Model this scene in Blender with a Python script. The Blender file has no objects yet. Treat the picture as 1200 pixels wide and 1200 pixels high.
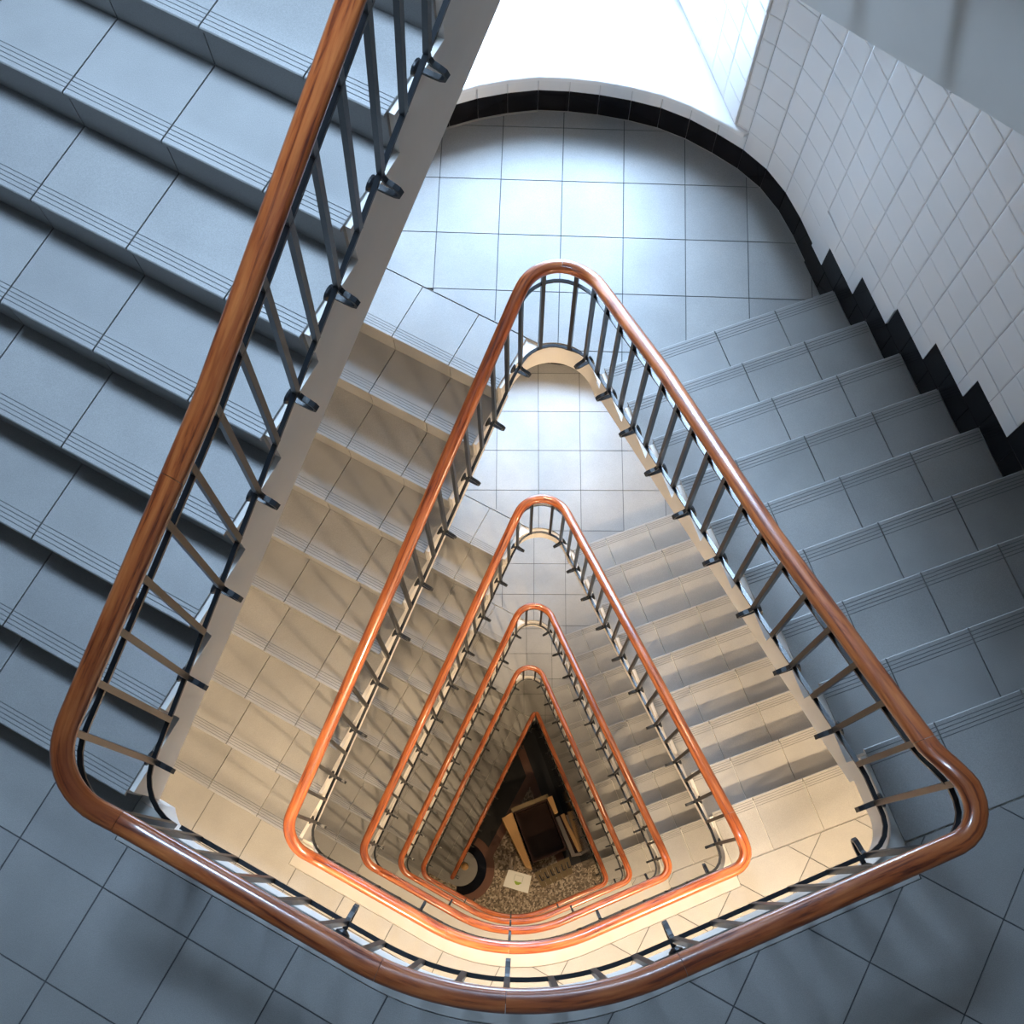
import bpy, bmesh, math, random
from math import sin, cos, pi, radians, sqrt, atan2, hypot
random.seed(7)
SC = bpy.context.scene
COL = SC.collection

# ------------------------------------------------------------------ camera, light, exposure
ZC = 19.43                                   # camera height above the entrance floor
cam_d = bpy.data.cameras.new('camera'); cam = bpy.data.objects.new('camera', cam_d); COL.objects.link(cam)
cam_d.sensor_width = 36.0; cam_d.lens = 1470.0 / 1200.0 * 36.0; cam_d.clip_start = 0.02; cam_d.clip_end = 100
cam.location = (0, 0, ZC); cam.rotation_euler = (math.atan(450.0 / 1470.0), 0, 0)
SC.camera = cam
SC.view_settings.view_transform = 'Standard'; SC.view_settings.look = 'None'
SC.view_settings.gamma = 1.0; SC.view_settings.exposure = 0.0
try: SC.view_settings.use_curve_mapping = False
except Exception: pass
wd = bpy.data.worlds.new('sky'); SC.world = wd; wd.use_nodes = True
wd.node_tree.nodes['Background'].inputs[0].default_value = (0.75, 0.87, 1.0, 1)
wd.node_tree.nodes['Background'].inputs[1].default_value = 1.0

R_ = 0.1632                                  # riser
hA = [2.3 + 3.1 * i for i in range(6)]       # camera-down depth of the pointed landings, level 0..5
zA = [ZC - h for h in hA]
zB = [z - 10 * R_ for z in zA]               # wide landings, level 0..5 (5 = entrance floor)
zBt = zB[0] + 3.1                            # wide landing the photographer leans over

DAY = (0.50, 0.715, 1.0)
WIN_POWER = [1000, 1250, 760, 260, 60]
WIN_X = [0.15, 0.45, 0.15, 0.15, 0.15]; WIN_W = [2.2, 1.2, 2.2, 2.2, 2.2]; WIN_Y = [5.35, 6.2, 6.2, 6.2, 6.2]; WIN_Z = [3.6, 2.6, 2.6, 2.6, 2.6]; WIN_E = [62, 36, 36, 36, 36]
LAMP_POWER = [0, 290, 210, 170, 110, 60]         # under the wide landing above level i
SKY_X, SKY_Y, SKY_W, SKY_H = -0.8, 2.55, 1.4, 1.1   # assumed roof light, added out of view to brighten the upper left flight
def area(name, loc, rot, sx, sy, power, col, parent=None):
    d = bpy.data.lights.new(name, 'AREA'); d.shape = 'RECTANGLE'; d.size = sx; d.size_y = sy
    d.energy = power; d.color = col
    o = bpy.data.objects.new(name, d); COL.objects.link(o); o.location = loc; o.rotation_euler = rot
    if parent: o.parent = parent
    return o
for i in range(5):                           # open sky seen by each window, outside the pane
    area('window_daylight', (WIN_X[i], WIN_Y[i], zA[i] + WIN_Z[i]), (radians(90 - WIN_E[i]), 0, radians(180)), WIN_W[i], 2.8, WIN_POWER[i], DAY)

area('added_skylight', (SKY_X, SKY_Y, ZC + 1.3 + 1.5), (0, 0, 0), SKY_W, SKY_H, 740, DAY)  # source of the added roof light, aimed at the upper left flight

# ------------------------------------------------------------------ helpers
def tag(o, label=None, cat=None, group=None, kind=None):
    if label: o['label'] = label
    if cat: o['category'] = cat
    if group: o['group'] = group
    if kind: o['kind'] = kind
    return o
def empty(name, loc=(0, 0, 0)):
    o = bpy.data.objects.new(name, None); COL.objects.link(o); o.location = loc; o.empty_display_size = 0.1; return o
def mesh(name, vs, fs, mats, parent=None, off=(0, 0, 0), fm=None, smooth=False, uv=None):
    """vs in world coordinates; off is the parent's world location"""
    me = bpy.data.meshes.new(name)
    me.from_pydata([(v[0] - off[0], v[1] - off[1], v[2] - off[2]) for v in vs], [], fs)
    for m in (mats if isinstance(mats, (list, tuple)) else [mats]): me.materials.append(m)
    if fm: me.polygons.foreach_set('material_index', fm)
    if smooth: me.polygons.foreach_set('use_smooth', [True] * len(fs))
    if uv:
        l = me.uv_layers.new(name='UVMap'); k = 0
        for p in me.polygons:
            for li, vi in zip(p.loop_indices, p.vertices):
                l.data[li].uv = uv[vi]
    me.update()
    o = bpy.data.objects.new(name, me); COL.objects.link(o)
    if parent: o.parent = parent
    return o
def fixn(me):
    bm = bmesh.new(); bm.from_mesh(me); bmesh.ops.recalc_face_normals(bm, faces=bm.faces); bm.to_mesh(me); bm.free()
def inst(name, me, parent, loc, rz=0.0, off=(0, 0, 0)):
    o = bpy.data.objects.new(name, me); COL.objects.link(o); o.parent = parent
    o.location = (loc[0] - off[0], loc[1] - off[1], loc[2] - off[2]); o.rotation_euler = (0, 0, rz); return o
def prism(poly, z0, z1):
    """poly (plan points, CCW) from z0 up to z1"""
    n = len(poly)
    if sum(poly[i][0] * poly[(i + 1) % n][1] - poly[(i + 1) % n][0] * poly[i][1] for i in range(n)) < 0: poly = poly[::-1]
    vs = [(p[0], p[1], z0) for p in poly] + [(p[0], p[1], z1) for p in poly]
    fs = [list(range(n - 1, -1, -1)), list(range(n, 2 * n))] + [[i, (i + 1) % n, n + (i + 1) % n, n + i] for i in range(n)]
    return vs, fs
def boxv(x0, x1, y0, y1, z0, z1): return prism([(x0, y0), (x1, y0), (x1, y1), (x0, y1)], z0, z1)
def join(parts):
    V, F = [], []
    for v, f in parts:
        b = len(V); V += list(v); F += [[i + b for i in q] for q in f]
    return V, F
def clip_half(poly, p, n):
    """keep side where (q-p).n >= 0"""
    out = []
    for i in range(len(poly)):
        a, b = poly[i], poly[(i + 1) % len(poly)]
        da = (a[0] - p[0]) * n[0] + (a[1] - p[1]) * n[1]; db = (b[0] - p[0]) * n[0] + (b[1] - p[1]) * n[1]
        if da >= 0: out.append(a)
        if da * db < 0:
            t = da / (da - db); out.append((a[0] + t * (b[0] - a[0]), a[1] + t * (b[1] - a[1])))
    return out
def clean(poly):
    o = []
    for p in poly:
        if not o or hypot(p[0] - o[-1][0], p[1] - o[-1][1]) > 1e-4: o.append(p)
    while len(o) > 2 and hypot(o[0][0] - o[-1][0], o[0][1] - o[-1][1]) < 1e-4: o.pop()
    return o
def parea(poly):
    n = len(poly)
    return abs(sum(poly[i][0] * poly[(i + 1) % n][1] - poly[(i + 1) % n][0] * poly[i][1] for i in range(n))) / 2

# ------------------------------------------------------------------ materials
def newmat(name, col, rough=0.5, metal=0.0, coat=0.0):
    m = bpy.data.materials.new(name); m.use_nodes = True; nt = m.node_tree; b = nt.nodes['Principled BSDF']
    b.inputs['Base Color'].default_value = (*col, 1); b.inputs['Roughness'].default_value = rough; b.inputs['Metallic'].default_value = metal
    b.inputs['Coat Weight'].default_value = coat; b.inputs['Coat Roughness'].default_value = 0.12
    return m, nt, b
def N(nt, t, **kw):
    n = nt.nodes.new(t)
    for k, v in kw.items(): setattr(n, k, v)
    return n
def ramp(nt, fac, stops):
    r = N(nt, 'ShaderNodeValToRGB'); e = r.color_ramp.elements
    while len(e) < len(stops): e.new(0.5)
    for x, (p, c) in zip(e, stops): x.position = p; x.color = (*c, 1)
    nt.links.new(fac, r.inputs[0]); return r.outputs[0]
def noise(nt, scale, detail=4, rough=0.55, vec=None, dist=0.0):
    n = N(nt, 'ShaderNodeTexNoise'); n.inputs['Scale'].default_value = scale; n.inputs['Detail'].default_value = detail
    n.inputs['Roughness'].default_value = rough; n.inputs['Distortion'].default_value = dist
    if vec is not None: nt.links.new(vec, n.inputs['Vector'])
    return n.outputs['Fac']
def geo_pos(nt): return N(nt, 'ShaderNodeNewGeometry').outputs['Position']
def mixc(nt, f, a, b, mode='MIX'):
    m = N(nt, 'ShaderNodeMix', data_type='RGBA', blend_type=mode)
    if isinstance(f, float): m.inputs[0].default_value = f
    else: nt.links.new(f, m.inputs[0])
    for i, x in ((6, a), (7, b)):
        if isinstance(x, tuple): m.inputs[i].default_value = (*x, 1)
        else: nt.links.new(x, m.inputs[i])
    return m.outputs[2]
def bump(nt, b, h, s, d):
    n = N(nt, 'ShaderNodeBump'); n.inputs['Strength'].default_value = s; n.inputs['Distance'].default_value = d
    nt.links.new(h, n.inputs['Height']); nt.links.new(n.outputs[0], b.inputs['Normal'])

def stone(name, base, vein=0.0):
    m, nt, b = newmat(name, base, 0.42)
    p = geo_pos(nt)
    f1 = noise(nt, 420, 2, 0.6, p); f2 = noise(nt, 3.0, 4, 0.6, p)
    lo = tuple(c * 0.84 for c in base); hi = tuple(min(1, c * 1.13) for c in base)
    c = ramp(nt, f1, [(0.3, lo), (0.7, hi)])
    c2 = ramp(nt, f2, [(0.3, (0.88, 0.88, 0.88)), (0.7, (1.08, 1.08, 1.08))])
    c = mixc(nt, 1.0, c, c2, 'MULTIPLY')
    oi = N(nt, 'ShaderNodeObjectInfo'); c3 = ramp(nt, oi.outputs['Random'], [(0.0, (0.94, 0.94, 0.95)), (1.0, (1.05, 1.045, 1.04))])
    c = mixc(nt, 1.0, c, c3, 'MULTIPLY')
    nt.links.new(c, b.inputs['Base Color'])
    bump(nt, b, f1, 0.25, 0.001)
    b.inputs['Specular IOR Level'].default_value = 0.4
    return m
M = {}
M['stone'] = stone('grey_stone_tile', (0.30, 0.295, 0.285))
M['groove'] = newmat('groove_shade', (0.13, 0.13, 0.13), 0.8)[0]  # shade inside the grooves, put into the colour of their faces
M['grout'] = newmat('grout', (0.085, 0.085, 0.088), 0.9)[0]
def plaster(name, base):
    m, nt, b = newmat(name, base, 0.75); p = geo_pos(nt)
    f = noise(nt, 2.2, 4, 0.6, p)
    nt.links.new(ramp(nt, f, [(0.3, tuple(c * 0.93 for c in base)), (0.7, tuple(min(1, c * 1.04) for c in base))]), b.inputs['Base Color'])
    bump(nt, b, noise(nt, 60, 3, 0.6, p), 0.12, 0.002); return m
M['plaster'] = plaster('beige_plaster', (0.74, 0.70, 0.65))
M['kerb'] = plaster('grey_beige_kerb', (0.40, 0.385, 0.36))
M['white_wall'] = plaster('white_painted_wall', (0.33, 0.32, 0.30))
M['white_tile'] = newmat('white_glazed_tile', (0.84, 0.84, 0.84), 0.16)[0]
M['white_grout'] = newmat('white_grout', (0.5, 0.5, 0.5), 0.8)[0]
M['black_tile'] = newmat('black_glazed_tile', (0.006, 0.006, 0.008), 0.12)[0]
M['pale_grout'] = newmat('pale_grout', (0.38, 0.36, 0.33), 0.8)[0]
M['sill'] = newmat('white_sill', (0.82, 0.82, 0.82), 0.35)[0]
M['black_tile'].node_tree.nodes['Principled BSDF'].inputs['Specular IOR Level'].default_value = 0.2
m, nt, b = newmat('dark_iron_paint', (0.011, 0.013, 0.016), 0.34); M['iron'] = m
f = noise(nt, 90, 3, 0.6, geo_pos(nt)); bump(nt, b, f, 0.25, 0.001)
m, nt, b = newmat('varnished_wood', (0.36, 0.09, 0.02), 0.30, 0, 0.6); M['wood'] = m
uvn = N(nt, 'ShaderNodeUVMap').outputs[0]
mp = N(nt, 'ShaderNodeMapping'); mp.inputs['Scale'].default_value = (5.5, 75, 1); nt.links.new(uvn, mp.inputs[0])
g1 = noise(nt, 1.0, 6, 0.62, mp.outputs[0], 0.5)
mp2 = N(nt, 'ShaderNodeMapping'); mp2.inputs['Scale'].default_value = (1.6, 14, 1); nt.links.new(uvn, mp2.inputs[0])
g2 = noise(nt, 1.0, 3, 0.5, mp2.outputs[0], 2.0)
cw = ramp(nt, g1, [(0.34, (0.11, 0.018, 0.006)), (0.46, (0.36, 0.085, 0.02)), (0.70, (0.52, 0.165, 0.045))])
cw2 = ramp(nt, g2, [(0.34, (0.62, 0.50, 0.45)), (0.52, (1, 1, 1)), (0.75, (1.12, 1.1, 1.05))])
nt.links.new(mixc(nt, 1.0, cw, cw2, 'MULTIPLY'), b.inputs['Base Color']); bump(nt, b, g1, 0.08, 0.001)
m, nt, b = newmat('terrazzo_pebble', (0.3, 0.25, 0.19), 0.5); M['pebble'] = m
v = N(nt, 'ShaderNodeTexVoronoi'); v.inputs['Scale'].default_value = 42; nt.links.new(geo_pos(nt), v.inputs['Vector'])
hs = N(nt, 'ShaderNodeRGBToBW'); nt.links.new(v.outputs['Color'], hs.inputs[0])
nt.links.new(ramp(nt, hs.outputs[0], [(0.2, (0.10, 0.075, 0.05)), (0.5, (0.25, 0.19, 0.13)), (0.8, (0.50, 0.42, 0.32))]), b.inputs['Base Color'])
M['brown_stone'] = stone('brown_border_stone', (0.16, 0.075, 0.05))
M['dark_wood'] = newmat('dark_brown_wood', (0.022, 0.009, 0.005), 0.45, 0, 0.0)[0]
M['tan_wood'] = newmat('tan_wood', (0.42, 0.24, 0.09), 0.5)[0]
M['olive_wood'] = newmat('weathered_olive_wood', (0.16, 0.115, 0.055), 0.6)[0]
for k_ in ('dark_wood',): M[k_].node_tree.nodes['Principled BSDF'].inputs['Specular IOR Level'].default_value = 0.15
M['black_floor'] = newmat('black_floor_stone', (0.008, 0.008, 0.009), 0.5)[0]
M['paper'] = newmat('white_paper', (0.85, 0.86, 0.83), 0.6)[0]
M['green'] = newmat('green_print', (0.32, 0.48, 0.06), 0.6)[0]
M['greyprint'] = newmat('grey_print', (0.62, 0.65, 0.62), 0.6)[0]
M['steel'] = newmat('brushed_steel', (0.25, 0.19, 0.13), 0.35, 0.6)[0]
M['frame'] = newmat('white_window_frame', (0.75, 0.76, 0.77), 0.4)[0]
m, nt, b = newmat('window_glass', (1, 1, 1), 0.05); M['glass'] = m
tr = N(nt, 'ShaderNodeBsdfTransparent'); gl = N(nt, 'ShaderNodeBsdfGlossy'); gl.inputs['Roughness'].default_value = 0.03
mx = N(nt, 'ShaderNodeMixShader'); mx.inputs[0].default_value = 0.06
nt.links.new(tr.outputs[0], mx.inputs[1]); nt.links.new(gl.outputs[0], mx.inputs[2])
nt.links.new(mx.outputs[0], nt.nodes['Material Output'].inputs[0])
m, nt, b = newmat('lamp_glass', (1, 0.9, 0.75), 0.4); M['lamp'] = m
b.inputs['Emission Color'].default_value = (1, 0.72, 0.42, 1); b.inputs['Emission Strength'].default_value = 6

# ------------------------------------------------------------------ plan frames
class Fr:
    def __init__(s, deg):
        a = radians(deg); s.u = (cos(a), sin(a)); s.w = (-sin(a), cos(a)); s.ang = a
    def p(s, S, l): return (S * s.u[0] + l * s.w[0], S * s.u[1] + l * s.w[1])
    def S(s, p): return p[0] * s.u[0] + p[1] * s.u[1]
    def l(s, p): return p[0] * s.w[0] + p[1] * s.w[1]
FL, FR = Fr(61.5), Fr(-70)
GL, GR = 0.2483, 0.246                       # goings
SL1 = 1.939 - 9 * GL                         # first nosing of a left flight (lowest)
SR1 = -2.005

def isect(p, d, q, e):
    D = d[0] * e[1] - d[1] * e[0]; t = ((q[0] - p[0]) * e[1] - (q[1] - p[1]) * e[0]) / D
    return (p[0] + t * d[0], p[1] + t * d[1])
def loop_corners(latL, latR, off, Rap):
    """corner points of the well outline moved outward by off, with fillet radii; order apex, left, bottom, right"""
    pl, dl = FL.p(0, latL + off), FL.u
    pr, dr = FR.p(0, latR + off), FR.u
    a1, a2 = atan2(-0.535, 1), atan2(0.41, 1)
    I0 = (-0.019, -0.322)
    p1 = (I0[0] + off * sin(a1), I0[1] - off * cos(a1)); d1 = (cos(a1), sin(a1))
    p2 = (I0[0] + off * sin(a2), I0[1] - off * cos(a2)); d2 = (cos(a2), sin(a2))
    return [(isect(pl, dl, pr, dr), Rap + off), (isect(pl, dl, p1, d1), 0.13 + off), (isect(p1, d1, p2, d2), 0.875 + off), (isect(p2, d2, pr, dr), 0.09 + off)]
def fillet(A, B, C, Rr, step=0.02):
    """arc points around corner B between A->B->C, incl. tangent points"""
    d1 = (A[0] - B[0], A[1] - B[1]); n1 = hypot(*d1); d1 = (d1[0] / n1, d1[1] / n1)
    d2 = (C[0] - B[0], C[1] - B[1]); n2 = hypot(*d2); d2 = (d2[0] / n2, d2[1] / n2)
    half = math.acos(max(-1, min(1, d1[0] * d2[0] + d1[1] * d2[1]))) / 2
    t = Rr / math.tan(half); bis = (d1[0] + d2[0], d1[1] + d2[1]); nb = hypot(*bis)
    c = (B[0] + bis[0] / nb * Rr / sin(half), B[1] + bis[1] / nb * Rr / sin(half))
    T1 = (B[0] + d1[0] * t, B[1] + d1[1] * t); T2 = (B[0] + d2[0] * t, B[1] + d2[1] * t)
    a1 = atan2(T1[1] - c[1], T1[0] - c[0]); a2 = atan2(T2[1] - c[1], T2[0] - c[0])
    da = (a2 - a1 + pi) % (2 * pi) - pi
    n = max(4, int(abs(da) * Rr / step), int(abs(da) / radians(9)))
    n += n % 2
    return [(c[0] + Rr * cos(a1 + da * i / n), c[1] + Rr * sin(a1 + da * i / n)) for i in range(n + 1)]
def halves(latL, latR, off, Rap, step=0.02):
    """left half (apex middle -> left -> bottom middle) and right half (bottom middle -> right -> apex middle)"""
    (Ap, ra), (Le, rl), (Bo, rb), (Ri, rr) = loop_corners(latL, latR, off, Rap)
    fa = fillet(Ri, Ap, Le, ra, step); fl = fillet(Ap, Le, Bo, rl, step); fb = fillet(Le, Bo, Ri, rb, step); fr = fillet(Bo, Ri, Ap, rr, step)
    ma, mb = len(fa) // 2, len(fb) // 2
    return fa[ma:] + fl + fb[:mb + 1], fb[mb:] + fr + fa[:ma + 1]
STD = (1.08, 1.12); SPEC = (0.86, 1.12)
RAP, RSP = 0.167, 0.03

# outer shell (plan)
ARC = [(0.128, 3.749), (0.280, 3.741), (0.425, 3.722), (0.578, 3.690), (0.721, 3.648), (0.858, 3.585), (0.985, 3.505), (1.107, 3.416), (1.212, 3.310), (1.294, 3.184), (1.355, 3.047), (1.404, 2.908)]
LATR = 2.308; LATL = 2.33
s0 = FR.S(ARC[-1])
RW = [FR.p(s0 + 0.149 * i, LATR) for i in range(1, 10)]            # tile joints down the straight right wall
cc, cr = (0.1968, 2.349), 1.40
la = []
a = atan2(3.749 - cc[1], 0.128 - cc[0])
while True:
    a += 0.15 / cr
    p = (cc[0] + cr * cos(a), cc[1] + cr * sin(a))
    if FL.l(p) > LATL - 0.02 or a > pi * 1.3: break
    la.append(p)
LARC = la                                                          # leftwards from the crown
LW = [FL.p(FL.S(LARC[-1]) - 0.02, LATL), FL.p(-1.6, LATL)]
REND = FR.p(1.5, LATR)
OUT_B = [(-1.5, -1.75), (1.6, -1.75)]

# ------------------------------------------------------------------ floor tiles clipped to a region
TT = 0.012
def tiles(region, org, ang, size, ztop, parent, off, name='floor_tile', pre=None, sx=None, sy=None, gap=0.0045, lim=None):
    sx = sx or size; sy = sy or size
    u = (cos(ang), sin(ang)); v = (-sin(ang), cos(ang))
    cs = [((p[0] - org[0]) * u[0] + (p[1] - org[1]) * u[1], (p[0] - org[0]) * v[0] + (p[1] - org[1]) * v[1]) for p in region]
    i0, i1 = math.floor(min(c[0] for c in cs) / sx), math.ceil(max(c[0] for c in cs) / sx)
    j0, j1 = math.floor(min(c[1] for c in cs) / sy), math.ceil(max(c[1] for c in cs) / sy)
    cache = {}
    for i in range(i0, i1):
        for j in range(j0, j1):
            cx, cy = (i + 0.5) * sx, (j + 0.5) * sy; hx, hy = sx / 2 - gap / 2, sy / 2 - gap / 2
            w = lambda a, b: (org[0] + a * u[0] + b * v[0], org[1] + a * u[1] + b * v[1])
            C = w(cx, cy)
            poly = region
            for n, d in ((u, hx), ((-u[0], -u[1]), hx), (v, hy), ((-v[0], -v[1]), hy)):
                poly = clip_half(poly, (C[0] - n[0] * d, C[1] - n[1] * d), n)
                if len(poly) < 3: break
            poly = clean(poly)
            if len(poly) < 3 or parea(poly) < 0.0006: continue
            if lim and not lim(C): continue
            if abs(parea(poly) - 4 * hx * hy) < 1e-6:
                if 'f' not in cache:
                    vs, fs = boxv(-hx, hx, -hy, hy, -TT, 0); me = bpy.data.meshes.new(name); me.from_pydata(vs, [], fs); me.materials.append(M['stone']); cache['f'] = me
                inst(name, cache['f'], parent, (C[0], C[1], ztop), ang, off)
            else:
                loc = [(p[0] - C[0], p[1] - C[1]) for p in poly]
                vs, fs = prism(loc, -TT, 0); me = bpy.data.meshes.new(name); me.from_pydata(vs, [], fs); me.materials.append(M['stone'])
                inst(name, me, parent, (C[0], C[1], ztop), 0, off)

def nose_mesh(width, depth, cache={}):
    """tile with four grooves along its nosing edge; local x = lateral, y = inward from nosing, top at z 0"""
    k = (round(width, 4), round(depth, 4))
    if k in cache: return cache[k]
    prof = [(0.0, -TT - 0.004), (0.0, -0.003), (0.003, 0.0)]; mi = [0, 0]
    y = 0.016
    for g in range(4):
        prof += [(y - 0.0013, 0.0), (y, -0.0018), (y + 0.0013, 0.0)]; mi += [0, 1, 1]; y += 0.0125
    prof += [(depth, 0.0), (depth, -TT), (0.012, -TT)]; mi += [0, 0, 0]
    n = len(prof); mi.append(0)
    vs = [(-width / 2, a, b) for a, b in prof] + [(width / 2, a, b) for a, b in prof]
    fs = [[i, i + n, (i + 1) % n + n, (i + 1) % n] for i in range(n)] + [list(range(n)), list(range(2 * n - 1, n - 1, -1))]
    me = bpy.data.meshes.new('tread_tile'); me.from_pydata(vs, [], fs); me.materials.append(M['stone']); me.materials.append(M['groove'])
    me.polygons.foreach_set('material_index', (mi + [0, 0])[:len(fs)]); fixn(me); cache[k] = me; return me
def riser_mesh(width, h, cache={}):
    k = (round(width, 4), round(h, 4))
    if k in cache: return cache[k]
    vs, fs = boxv(-width / 2, width / 2, 0, 0.01, 0, h)
    me = bpy.data.meshes.new('riser_tile'); me.from_pydata(vs, [], fs); me.materials.append(M['stone']); cache[k] = me; return me

def flight(F, s1, g, n, zlow, face, tin, out, joints, under, label, last_row=True):
    """stair flight climbing along F.u; nosing i (1..n) at s1+(i-1)g, height zlow+i*R_"""
    off = (*F.p(s1, (face + out) / 2), zlow)
    root = empty('stair_flight', off); tag(root, label, 'stairs')
    # body: sawtooth section swept from the well face to the wall
    prof = [(s1 + 0.012 + 0.008, zlow - 0.02)]
    for i in range(1, n):
        z = zlow + i * R_ - TT - 0.001; s = s1 + (i - 1) * g + 0.02
        prof += [(s, z)]
        prof += [(s + g, z)]
    sN = s1 + (n - 1) * g + 0.02
    prof += [(sN, zlow + n * R_ - TT - 0.001), (sN + 0.06, zlow + n * R_ - TT - 0.001)]
    def und(s): return zlow + R_ + (s - s1) / g * R_ - under(s)
    prof += [(sN + 0.06, und(sN + 0.06))]
    sb = s1
    while und(sb) < zlow - 0.2: sb += 0.01
    prof += [(sb, max(und(sb), zlow - 0.2)), (s1 - 0.02, zlow - 0.2), (s1 - 0.02, zlow - 0.02)]
    m_ = len(prof)
    vs = [(*F.p(s, face), z) for s, z in prof] + [(*F.p(s, out), z) for s, z in prof]
    fs = [[i, (i + 1) % m_, (i + 1) % m_ + m_, i + m_] for i in range(m_)] + [list(range(m_)), list(range(2 * m_ - 1, m_ - 1, -1))]
    o = mesh('stringer_body', vs, fs, M['plaster'], root, off); fixn(o.data)
    # tiles
    js = [tin] + [j for j in joints if tin + 0.03 < j < out - 0.03] + [out]
    for i in range(1, n + 1):
        s = s1 + (i - 1) * g; z = zlow + i * R_
        for a, b in zip(js[:-1], js[1:]):
            wdt = b - a - 0.0045
            if i < n:
                inst('tread_tile', nose_mesh(wdt, g + 0.012), root, (*F.p(s, (a + b) / 2), z), F.ang - pi / 2, off)
            elif last_row:
                inst('tread_tile', nose_mesh(wdt, 0.2955), root, (*F.p(s, (a + b) / 2), z), F.ang - pi / 2, off)
            inst('riser_tile', riser_mesh(wdt, R_ - TT - 0.003), root, (*F.p(s + 0.010, (a + b) / 2), z - R_ + 0.001), F.ang - pi / 2, off)
    return root

JL0 = [1.365 + 0.305 * i for i in range(4)]; JL = [1.392 + 0.3055 * i for i in range(4)]
JR = [1.413, 1.713, 2.012]
POS = ['', 'first', 'second', 'third', 'fourth']
left_labels = ['broad blue-grey tiled stair flight filling the upper left corner, nearest the camera',
 'grey to cream stair flight left of the well, directly under the nearest flight',
 'stair flight seen between the second and third wooden handrails on the left side',
 'narrow stair flight seen between the third and fourth handrails on the left side',
 'small dim stair flight inside the fourth handrail loop on the left side',
 'lowest dim stair flight running down to the entrance floor beside the black wall']
right_labels = ['dark slate-grey stair flight on the right, beside the white tiled wall',
 'cream stair flight with dark shadow strips on the right, one storey below the slate-grey flight',
 'cream flight with shadow strips between second and third handrails on the right side',
 'narrow shadow-striped flight between the third and fourth handrails on the right side',
 'small brown shadow-striped flight just right of the dark triangular pit']
for k in range(5):
    un = (lambda s: 0.31 + (s + 0.256) * 0.106) if k == 0 else (lambda s: 0.30)
    flight(FL, SL1, GL, 10, zB[k], 1.12, 1.135, LATL, JL0 if k == 0 else JL, un, left_labels[k])
flight(FL, SL1, GL, 10, zB[5], 0.90, 0.915, LATL, [1.086] + JL, lambda s: 0.30, left_labels[5])
for k in range(5):
    flight(FR, SR1, GR, 9, zA[k + 1], 1.155, 1.172, LATR, JR, lambda s: 0.29, right_labels[k])
flight(FR, SR1, GR, 9, zA[0] + 0.035, 1.155, 1.172, LATR, JR, lambda s: 0.42, 'stair flight whose smooth grey side crosses the top right corner')

# ------------------------------------------------------------------ landings
def edge(latL, latR, off, Rap): return halves(latL, latR, off, Rap, 0.015)
def sub_left(path, smax):     # part of a left half from the landing nosing back to the apex middle, as outline
    return path
GRID = {0: ((-0.054, 3.358), -2.0), 1: ((-0.054, 3.358), -2.0), 2: ((-0.110, 3.066), -0.2), 3: ((0.210, 3.035), -0.4), 4: ((0.172, 2.745), 0.0), 5: ((0.17, 2.745), 0.0)}
A_lab = ['pointed landing above the top edge beyond the nearest flight',
 'blue-grey tiled landing with a curved end below the white window sill',
 'brightly lit cream and white tiled landing one storey below the blue-grey landing',
 'pale tiled landing inside the second handrail loop from the camera',
 'small pale landing inside the third handrail loop from the camera',
 'tiny brownish landing inside the fourth handrail loop above the black pit']
def landing_A(k):
    lat = SPEC if k == 5 else STD; rap = RSP if k == 5 else RAP
    z = zA[k]; off = (0.2, 3.0, z)
    sN = 1.939
    tin = lat[0] + 0.055
    def outline(o_, sl, sr):
        L, Rr = edge(*lat, o_, rap)
        left = [p for p in L if FL.S(p) > sl + 1e-3][:40]
        ll = []
        for p in L:
            if FL.S(p) <= sl + 1e-3: break
            ll.append(p)
        rr = []
        for p in reversed(Rr):
            if FR.S(p) >= sr - 1e-3: break
            rr.append(p)
        return [FL.p(sl, lat[0] + o_)] + ll[::-1] + rr[1:] + [FR.p(sr, lat[1] + o_)]
    wall = [FR.p(SR1 + 0.02, LATR)] + [p for p in reversed(RW) if FR.S(p) < SR1] + ARC[::-1] + LARC + [LW[0]]
    reg = outline(0.055, sN, SR1 + 0.02) + wall + [FL.p(sN, LATL)]
    root = empty('landing', off); tag(root, A_lab[k], 'landing')
    body = outline(0.04, sN + 0.075, SR1 + 0.01) + [(p[0], p[1]) for p in wall] + [FL.p(sN + 0.075, LATL)]
    vs, fs = prism(body, z - 0.2, z - TT - 0.001); mesh('slab', vs, fs, M['plaster'], root, off)
    g = clip_half(reg, FL.p(sN + 0.302, 0), FL.u)
    vs, fs = prism(clip_half(reg, FL.p(sN + 0.31, 0), FL.u), z - TT - 0.001, z - 0.004); mesh('grout_bed', vs, fs, M['grout'], root, off)
    wdg = clip_half(clip_half(clip_half(reg, FL.p(sN + 0.2975, 0), (-FL.u[0], -FL.u[1])), FL.p(0, tin - 0.0045), (-FL.w[0], -FL.w[1])), FL.p(sN + 0.001, 0), FL.u)
    wdg = clean(clip_half(wdg, (0.02, 0), (-1, 0)))
    if len(wdg) > 2 and parea(wdg) > 1e-3:
        tiles(wdg, FL.p(sN, JL[0] - 0.611), FL.ang, 0.3055, z, root, off)
        vs, fs = prism(wdg, z - TT - 0.001, z - 0.004); mesh('grout_bed', vs, fs, M['grout'], root, off)
    tiles(g, GRID[k][0], radians(GRID[k][1]), 0.3005, z, root, off)
    # nosing row between the well edge and the first full joint is part of the flight below; fill wedge near the apex
    return root
for k in range(6): landing_A(k)

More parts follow.
